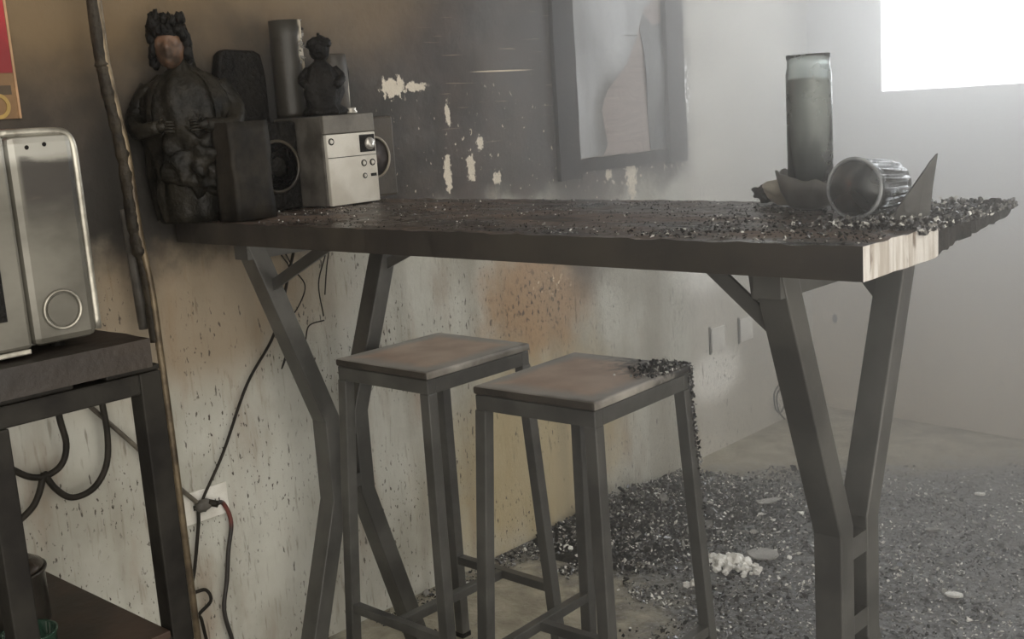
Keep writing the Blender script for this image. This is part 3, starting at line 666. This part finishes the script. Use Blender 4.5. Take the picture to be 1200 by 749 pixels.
# ------------------------------------------------------------------ red sign behind the microwave
sg = thing('red_poster', 'red and tan poster on the wall above the microwave', 'poster', (0,-.8,1.30))
bm = bmesh.new(); box(bm, (.001,-.2,.0), (.004,.188,.40)); obj('sheet', bm, sooty('tan_paper', (140,108,72), (112,86,58), 9, .5), sg)
bm = bmesh.new(); box(bm, (.0042,-.2,.085), (.0052,.1875,.40)); obj('red_field', bm, sooty('red_print', (150,38,42), (116,32,34), 7, .5), sg)
bm = bmesh.new(); box(bm, (.0042,-.2,.045), (.0050,.180,.062)); obj('dark_band', bm, sooty('dark_print', (86,72,52), (70,58,44), 7, .5), sg)
bm = bmesh.new(); lathe(bm, [(.024,0),(.024,.002),(.017,.002),(.017,0)], 28, (.0042,.150,.024), Matrix.Rotation(R(90),3,'Y'), closed=True); obj('ring_emblem', bm, sooty('yellow_print', (176,146,80), (140,116,66), 7, .5), sg)
bm = bmesh.new(); prism(bm, [(.188,0),(.1925,0),(.1925,.40),(.188,.40)], .0005, .006); obj('border', bm, sooty('pale_trim', (190,150,112), (150,120,90), 9, .5), sg)

# ------------------------------------------------------------------ rack, microwave
rack = thing('metal_rack', 'black metal rack with scroll bars carrying the microwave', 'rack', (.25,-.9,0))
rx, ry = .25, -.9
def rb(name, a, b, m=M_steel2, bev=.003, **k):
    bm = bmesh.new(); box(bm, (a[0]-rx,a[1]-ry,a[2]), (b[0]-rx,b[1]-ry,b[2])); return obj(name, bm, m, rack, bevel=bev, **k)
RY = -.648
for x in (.43, .015):
    if x > .1: rb('post', (x,RY-.04,0), (x+.04,RY,.868))
    rb('post', (x,-1.30,0), (x+.04,-1.26,.868))
    rb('rail', (x,-1.26,.833), (x+.04,RY-.04,.868))
rb('post', (.43,-.950,0), (.47,-.910,.8325))
for y in (RY-.04, -1.30): rb('side_rail', (.055,y,.833), (.43,y+.04,.868))
for z in (.385,): 
    rb('lower_rail', (.43,-1.26,z), (.47,RY-.04,z+.02)); 
rb('lower_shelf', (.012,-1.30,.4055), (.475,-.694,.419), sooty('dark_rusty_board', (66,50,40), (44,36,30), 8, .45), .002)
t = NT('scorched_board'); n = t.noise(6,5,(1,.4,1)); c = t.mix(t.ramp(n,.35,.7), (50,41,32), (30,25,21)); t.bump(t.noise(40,4),.5,.004)
bm = bmesh.new(); box(bm, (.008-rx,-1.32-ry,.879), (.485-rx,-.668-ry,.9265)); bmesh.ops.subdivide_edges(bm, edges=bm.edges[:], cuts=10, use_grid_fill=True)
for v in bm.verts:
    v.co += Vector((0,.006*mnoise.noise(v.co*18),.0015*mnoise.noise(v.co*9)))
obj('shelf_board', bm, t.fin(c,.5), rack)
rb('board_support', (.0,-1.28,.8685), (.03,RY-.05,.8785)); rb('board_support', (.44,-1.28,.8685), (.468,-.80,.8785)); rb('board_support', (.432,-.745,.8685), (.468,RY,.8785))
def scroll(pts):
    bm = bmesh.new(); tube(bm, [(.04-rx,y-ry,z) for y,z in pts], .0065, 10, 6); obj('scroll', bm, M_rod, rack, smooth=True)
scroll([(-.637,.865),(-.636,.80),(-.634,.721),(-.628,.667),(-.644,.628),(-.684,.615),(-.724,.633),(-.76,.68),(-.765,.78),(-.765,.865)])
scroll([(-.548,.865),(-.545,.80),(-.543,.73),(-.541,.662),(-.552,.602),(-.585,.563),(-.631,.557),(-.662,.585),(-.680,.622)])
scroll([(-.680,.622),(-.697,.582),(-.718,.557),(-.76,.54),(-.81,.56),(-.83,.62)])
bm = bmesh.new(); box(bm, (.03-rx,-.69-ry,.833), (.05-rx,-.53-ry,.850)) ; obj('scroll_rail', bm, M_rod, rack)
# tall upright with melted coating
pole = thing('wall_pole', 'tall thin upright with melted bubbled coating running up the wall', 'pole', (.10,-.435,0))
PP = [(0,.003,0),(0,.003,.19),(0,.001,.66),(0,-.001,.84),(0,-.003,.95),(0,-.014,1.07),(0,-.018,1.22),(0,-.034,1.367),(0,-.039,1.51),(0,-.045,2.4)]
bm = bmesh.new(); tube(bm, PP, .0075, 12, 6); obj('rod', bm, sooty('rusty_rod', (120,106,84), (70,60,48), 14, .35, .4), pole, smooth=True)
bm = bmesh.new(); tube(bm, [(x_-.006,y_-.006,z_) for x_, y_, z_ in PP[3:]], .012, 14, 16, rr=lambda q: .0088+.0035*mnoise.noise(Vector((0,0,q*45)))+(.0045 if q > .27 else 0))
obj('melted_coating', bm, sooty('melted_coating', (58,52,43), (34,31,27), 22, .45, 0, .8), pole, smooth=True)
# short dark drip stuck on the pole side
bm = bmesh.new(); tube(bm, [(.06,-.448,1.11),(.06,-.446,1.03),(.06,-.443,.95),(.06,-.440,.865)], .0125, 10, 6)
tag(obj('melted_strap', bm, M_greypl, smooth=True), 'short dark melted strap hanging beside the tall upright', 'strap')

mw = thing('microwave_oven', 'silver microwave with a big round dial ring on the metal rack', 'microwave', (.27,-.98,.9300))
mx, my, mz = .27, -.98, .9300
t = NT('smoked_silver'); X = t.xyz(); n = t.noise(5,5,(1,1,1.6)); f = t.noise(16,5,(1,.5,1.6)); c = t.mix(t.ramp(n,.35,.7), (104,101,92), (78,75,67)); c = t.mix(t.ramp(X[2],.285,.31), c, (150,148,140))
band = t.math('MULTIPLY', t.ramp(t.math('ADD', X[2], t.math('MULTIPLY', t.math('SUBTRACT', f, .5), .06)), .17, .255), t.ramp(t.math('ADD', X[2], t.math('MULTIPLY', t.math('SUBTRACT', f, .5), .05)), .306, .292)); band = t.math('MULTIPLY', band, t.ramp(X[1], .148, .158)); c = t.mix(t.math('MULTIPLY', band, .9), c, (44,40,36)); c = t.mix(t.ramp(f,.58,.75,0,.5), c, (96,84,72))
M_mw = t.fin(c, t.ramp(n,.3,.7,.3,.5), .3)
M_mwt = sooty('smoked_chrome', (176,172,160), (130,126,116), 20, .28, .6, .1)
M_mwp = sooty('pale_plastic', (176,174,166), (140,138,130), 20, .4, .2, .1)
bm = bmesh.new(); box(bm, (-.17,-.25,.010), (.150,.250,.338)); obj('casing', bm, M_mwp, mw, bevel=.006)
bm = bmesh.new(); box(bm, (.1505,.137,.012), (.178,.243,.336)); obj('control_panel', bm, M_mw, mw, bevel=.012, label='silver control panel, sooty near its top')
bm = bmesh.new(); box(bm, (.1505,-.25,.012), (.178,.1345,.338)); obj('door', bm, M_mw, mw, bevel=.006)
bm = bmesh.new(); box(bm, (.1785,-.21,.06), (.180,.10,.29)); obj('door_window', bm, M_black, mw)
bm = bmesh.new() # rounded trim along the top and right edge
tube(bm, [(.168,.132,.3405),(.168,.19,.3405),(.168,.228,.3385),(.168,.240,.332),(.168,.2460,.318),(.168,.2475,.29),(.168,.2475,.2),(.168,.2475,.10),(.168,.2475,.022)], .0065, 10, 5); obj('edge_trim', bm, M_mwt, mw, smooth=True)
bm = bmesh.new(); box(bm, (.1512,-.25,.003), (.176,.132,.0115)); obj('bottom_trim', bm, M_mwt, mw, bevel=.002)
bm = bmesh.new(); lathe(bm, [(.0315,0),(.032,.003),(.030,.005),(.0275,.003),(.0275,0)], 44, (.1785,.188,.064), Matrix.Rotation(R(90),3,'Y'), closed=True); k_ = obj('dial_ring', bm, M_mwt, mw, smooth=True)
bm = bmesh.new(); lathe(bm, [(.0245,0),(.0245,.002),(.0,.0021)], 40, (.1785,.188,.064), Matrix.Rotation(R(90),3,'Y')); obj('dial_face', bm, M_mw, k_)
for y, z in ((.168,.318),(.196,.321)):
    bm = bmesh.new(); ball(bm, (.1785,y,z), .0035,.5,1,1,2); obj('screw_hole', bm, M_black, mw)
for sx, sy in ((-.14,-.2),(-.14,.2),(.12,-.2),(.12,.2)):
    bm = bmesh.new(); lathe(bm, [(.012,-.0015),(.012,.0095)], 16, (sx,sy,0)); obj('foot', bm, M_black, mw)

# pots on the lower shelf
def pot(name, label, cat, loc, r, h, m, lid):
    t = thing(name, label, cat, loc); bm = bmesh.new(); lathe(bm, [(r*.85,0),(r,.012),(r,h),(r*1.06,h+.004),(r*1.06,h+.008),(r*.94,h+.006),(r*.93,.02),(0.0005,.015)], 44); obj('body', bm, m, t, smooth=True)
    if lid:
        bm = bmesh.new(); lathe(bm, [(r*1.0,h+.009),(r*.98,h+.014),(r*.6,h+.030),(r*.15,h+.036),(r*.12,h+.044),(r*.24,h+.050),(r*.22,h+.060),(0.0005,h+.062)], 44); obj('lid', bm, lid, t, smooth=True)
    return t
pot('cooking_pot', 'dark cooking pot with a lid on the lower shelf of the rack', 'pot', (.23,-.86,.4195), .068, .10, sooty('dark_pot', (70,66,60), (42,40,36), 10, .3, .3), sooty('pot_lid', (62,54,46), (36,33,29), 10, .25, .2))
t = NT('green_glass'); t.b.inputs['Transmission Weight'].default_value = .6
pot('glass_pot', 'green glass pot at the front of the lower rack shelf', 'pot', (.36,-.885,.4195), .044, .035, t.fin((70,100,84), .08), None)

# ------------------------------------------------------------------ outlets and cables
M_plate = sooty('grimy_plate', (232,230,222), (206,202,192), 12, .4, 0, .1)
def outlet(label, y, z, w, h, group):
    t = thing('wall_outlet', label, 'outlet', (0,y,z), 0, group)
    bm = bmesh.new(); box(bm, (.0005,-w/2,-h/2), (.007,w/2,h/2)); obj('cover_plate', bm, M_plate, t, bevel=.002)
    for s in (-1,1):
        bm = bmesh.new(); box(bm, (.0072,s*w*.24-.012,-.018), (.0085,s*w*.24+.012,.018)); k = obj('socket', bm, M_plate, t, bevel=.002)
        bm = bmesh.new()
        for q in (-1,1): box(bm, (.0086,s*w*.24+q*.005-.001,-.006), (.0092,s*w*.24+q*.005+.001,.006))
        obj('slot', bm, M_black, k)
    return t
outlet('grimy wall outlet with a plug and cables, low on the wall by the rack', -.318, .440, .115, .072, None)
del bpy.data.objects['wall_outlet']['label']; bpy.data.objects['wall_outlet']['label'] = 'grimy wall outlet with a plug and cables, low on the wall by the rack'
def sidepatch(label, y, z, w=.085, h=.085):
    t = thing('outlet_box', label, 'outlet', (0,y,z), 0, 'blanked outlets on the pale wall')
    bm = bmesh.new(); box(bm, (.0004,-w/2,-h/2), (.005,w/2,h/2)); obj('cover_plate', bm, sooty('pale_plate', (222,220,214), (204,202,196), 9, .5), t, bevel=.002)
    bm = bmesh.new(); box(bm, (.0004,-w/2-.014,-h/2-.004), (.0035,-w/2-.004,h/2+.008)); obj('side_slot', bm, sooty('dark_slot', (96,92,84), (70,66,60), 9, .6), t)
sidepatch('pale blanked outlet plate on the clean wall, nearer the dark soot edge', 1.775, .405)
sidepatch('pale blanked outlet plate half behind the right table leg', 1.965, .405)
def cord(name, label, cat, pts, r, mat=M_cable, group=None):
    bm = bmesh.new(); tube(bm, pts, r, 8, 7); return tag(obj(name, bm, mat, smooth=True), label, cat, group)
plug = thing('power_plug', 'sooty plug with a stub of cable in the grimy outlet', 'plug', (.010,-.335,.445))
bm = bmesh.new(); ball(bm, (.012,0,0), .016, .8,1.3,.9, 3, .25, 2); obj('plug_body', bm, M_greypl, plug, smooth=True)
bm = bmesh.new(); tube(bm, [(.015,.012,.004),(.024,.03,-.004)], .008, 8, 3); obj('strain_relief', bm, M_cable, plug, smooth=True)
cord('thick_cable', 'cable hanging from under the table down to the grimy outlet', 'cable', [(.02,.0,1.024),(.02,-.038,.926),(.02,-.099,.787),(.02,-.187,.686),(.02,-.268,.548),(.02,-.325,.47),(.022,-.338,.450)], .0035)
cord('thick_cable', 'dark cable dropping from the outlet and looping behind the rack post', 'cable', [(.02,-.347,.434),(.02,-.352,.40),(.02,-.375,.304),(.02,-.390,.262),(.025,-.356,.256),(.028,-.348,.228),(.02,-.375,.205),(.02,-.372,.19),(.02,-.366,.141),(.03,-.36,.06),(.03,-.36,.006)], .004)
t = NT('partly_bare_cable'); X = t.xyz(); c = t.mix(t.blob((1,2),-.275,.41,.02,.035,.2,t.noise(20)), (40,36,32), (100,52,44)); M_redc = t.fin(c,.5)
cord('red_marked_cable', 'dark cable with a scorched red stretch hanging from the outlet', 'cable', [(.025,-.305,.441),(.02,-.283,.433),(.02,-.269,.384),(.02,-.285,.32),(.02,-.297,.256),(.02,-.313,.19),(.02,-.302,.115),(.02,-.29,.04),(.02,-.285,.006)], .005, M_redc)
cord('straight_cable', 'stiff cable slanting from behind the rack down to the outlet', 'cable', [(.02,-.62,.80),(.02,-.54,.70),(.02,-.46,.60),(.02,-.40,.518),(.02,-.345,.452)], .005, sooty('grey_cable', (104,98,86), (70,64,56), 20, .5))
WL = ('thin burnt wire kinked behind the left table brace, longest of the dangling ones','thin burnt wire bowing out below the left table brace','thin burnt wire hanging straight, rightmost under the left table end','short curled wire stub below the rightmost dangling wire','small tangled wire loop beside the left table leg','short wire whisker near the tabletop, right of the brace')
for wl, pts in zip(WL, ([(.02,-.045,1.02),(.02,-.06,.97),(.02,-.04,.93),(.02,-.055,.88),(.02,-.07,.86)], [(.02,-.07,1.02),(.02,-.03,.93),(.02,.0,.88),(.02,-.03,.83),(.02,-.065,.81)], [(.02,.085,1.02),(.02,.07,.95),(.02,.04,.88),(.02,.045,.80)], [(.02,.045,.79),(.02,.0,.785),(.02,-.015,.75)], [(.02,-.09,.79),(.02,-.07,.74),(.02,-.09,.70),(.02,-.06,.76)], [(.02,.09,.98),(.02,.07,.92),(.02,.055,.85)])):
    cord('thin_wire', wl, 'wire', pts, .0016, M_cable, 'thin burnt wires under the table')

cord('coiled_cable', 'thin cable loop at the foot of the wall behind the right table leg', 'cable', [(.012,2.17,.15),(.014,2.13,.12),(.014,2.14,.06),(.014,2.18,.04),(.014,2.21,.08),(.014,2.19,.13),(.014,2.15,.11),(.014,2.16,.05),(.016,2.2,.006)], .003)
# ------------------------------------------------------------------ debris on the floor
def dens(x, y):
    if x < .01 or y > wb(x)-.02: return 0
    n = mnoise.noise(Vector((x*3.1,y*3.1,0))); n2 = mnoise.noise(Vector((x*9,y*9,5)))
    lim = y - .75*x + .30*n - .10*math.exp(-((x-.25)/.2)**2)
    d = 1.0 if lim < 1.12 else max(0, 1-(lim-1.12)/.35)
    # clear area round the stools
    e = math.hypot((x-.34)/.30, (y-.40)/.30) + .5*n2
    if e < 1: d *= max(0, (e-.75)*2)*.5
    if y < .1 and x < .9: d *= .1
    return d*(.65+.5*n2)
def pile(x, y):
    return max(0, 1-math.hypot((x-.17)/.28,(y-1.06)/.40))*.07
bm = bmesh.new()
for _ in range(72000):
    # more of them where they show large
    x = random.uniform(.01,2.2); y = random.uniform(.1,2.3)
    dd = dens(x,y)
    if random.random() > dd: continue
    p = pile(x,y); heavy = math.exp(-((x-.22)/.38)**2-((y-1.1)/.5)**2)
    s = random.uniform(.0018,.0062)*(1+1.0*heavy*random.random())*(1.0 if random.random() > .05 else 1.9)
    flake(bm, (x,y,p*(.6+.6*random.random())), s, .3, random.choices((0,1,2,3),((6+5*heavy,3.0,1.4,3.5) if mnoise.noise(Vector((x*3.5,y*6,8)))+.25*mnoise.noise(Vector((x*14,y*20,8))) < .05 else (2.5+5*heavy,4.5,3.6,6.0)))[0], .55)
for _ in range(420):
    x = random.uniform(.45,1.9); y = random.uniform(.45,1.9)
    if random.random() < dens(x,y): flake(bm, (x,y,0), random.uniform(.007,.017), .2, random.choices((0,1,2,3),(6,2,.8,2.5))[0], .4)
for _ in range(220):
    x = random.uniform(.01,.45); y = random.uniform(.62,1.7); 
    if random.random() < dens(x,y): flake(bm, (x,y,pile(x,y)), random.uniform(.008,.022), .2, random.choices((0,1,3),(6,1.6,1.6))[0], .6)
for _ in range(16000):
    x = random.gauss(.17,.17); y = random.gauss(1.12,.26)
    if x < .012 or x > .55 or random.random() > dens(x,y)*1.3: continue
    flake(bm, (x,y,pile(x,y)*(.75+.5*mnoise.noise(Vector((x*14,y*14,2))))+.001), random.uniform(.0025,.0085), .3, random.choices((0,1,2,3),(7,3,1.1,3))[0], .7)
tag(obj('floor_debris', bm, [M_char, M_ash, M_white, M_foil]), 'burnt black debris with pale ash flecks spread over the concrete floor', 'debris', kind='stuff')
# the mound below the flakes
bm = bmesh.new(); gx, gy = 40, 60; V = {}
for i in range(gx+1):
    for j in range(gy+1):
        x = .005+i*.48/gx; y = .6+j*1.06/gy; h = pile(x,y)*(.75+.5*mnoise.noise(Vector((x*14,y*14,2)))) + .006*mnoise.noise(Vector((x*60,y*60,2)))*(pile(x,y) > .003)
        V[i,j] = bm.verts.new((x,y,max(0,h)+.0006 if pile(x,y) > 0 else -.002))
for i in range(gx):
    for j in range(gy): bm.faces.new((V[i,j],V[i+1,j],V[i+1,j+1],V[i,j+1]))
tag(obj('debris_mound', bm, M_char, smooth=True), 'low black mound of burnt remains against the wall behind the stools', 'debris', kind='stuff')
# white crumbled heap
def crumble(name, label, cat, cx, cy, rx_, ry_, n, s0, s1, seed, base=0):
    random.seed(seed); bm = bmesh.new()
    for k in range(n):
        a = random.uniform(0,6.28); q = math.sqrt(random.random()); r = random.uniform(s0,s1)*(1.2-.6*q)
        ball(bm, (q*rx_*math.cos(a), q*ry_*math.sin(a), r*.6+.012*(1-q)), r, 1,1,.8, 2, .7, k*1.7, 1.5)
    return tag(obj(name, bm, M_white, loc=(cx,cy,base)), label, cat)
crumble('plaster_heap', 'white crumbled plaster heap on the debris between the stool and the right table leg', 'plaster', .585, .885, .085, .055, 60, .008, .019, 11)
crumble('plaster_lump', 'small white plaster lump beside the burnt stool leg', 'plaster', .585, .715, .030, .018, 9, .007, .013, 12)
random.seed(21)
def tile(label, x, y, r, rz, asp, m, z=.004):
    bm = bmesh.new(); n = 9; pts = [(r*random.uniform(.8,1.1)*math.cos(6.283*k/n), asp*r*random.uniform(.8,1.1)*math.sin(6.283*k/n)) for k in range(n)]
    prism(bm, pts, 0, .006, 'z'); o = obj('flat_fragment', bm, m, loc=(x,y,z), bevel=.001); o.rotation_euler = (R(random.uniform(-3,3)),R(random.uniform(-3,3)),rz)
    tag(o, label, 'fragment', 'flat fragments on the floor')
M_tile = sooty('grey_tile', (168,166,162), (140,138,134), 14, .5)
tile('grey flat oval fragment behind the white plaster heap', .63, .985, .050, R(30), .75, M_tile, .008)
tile('long grey flat fragment in the debris left of the right table leg', .43, 1.36, .045, R(60), .45, M_tile, .008)
tile('pale flat fragment on the floor far right of the table leg', 1.14, 1.02, .022, R(10), .6, M_white, .006)
tile('small pale flat fragment just below the far clean strip of floor', .93, 1.75, .018, R(10), .6, M_white, .006)
tile('pale narrow fragment beside the table leg on the right', .93, 1.40, .024, R(40), .5, M_ash, .006)
tile('dull grey slab leaning low behind the burnt stool leg', .40, 1.02, .055, R(80), .5, M_ash, .03)
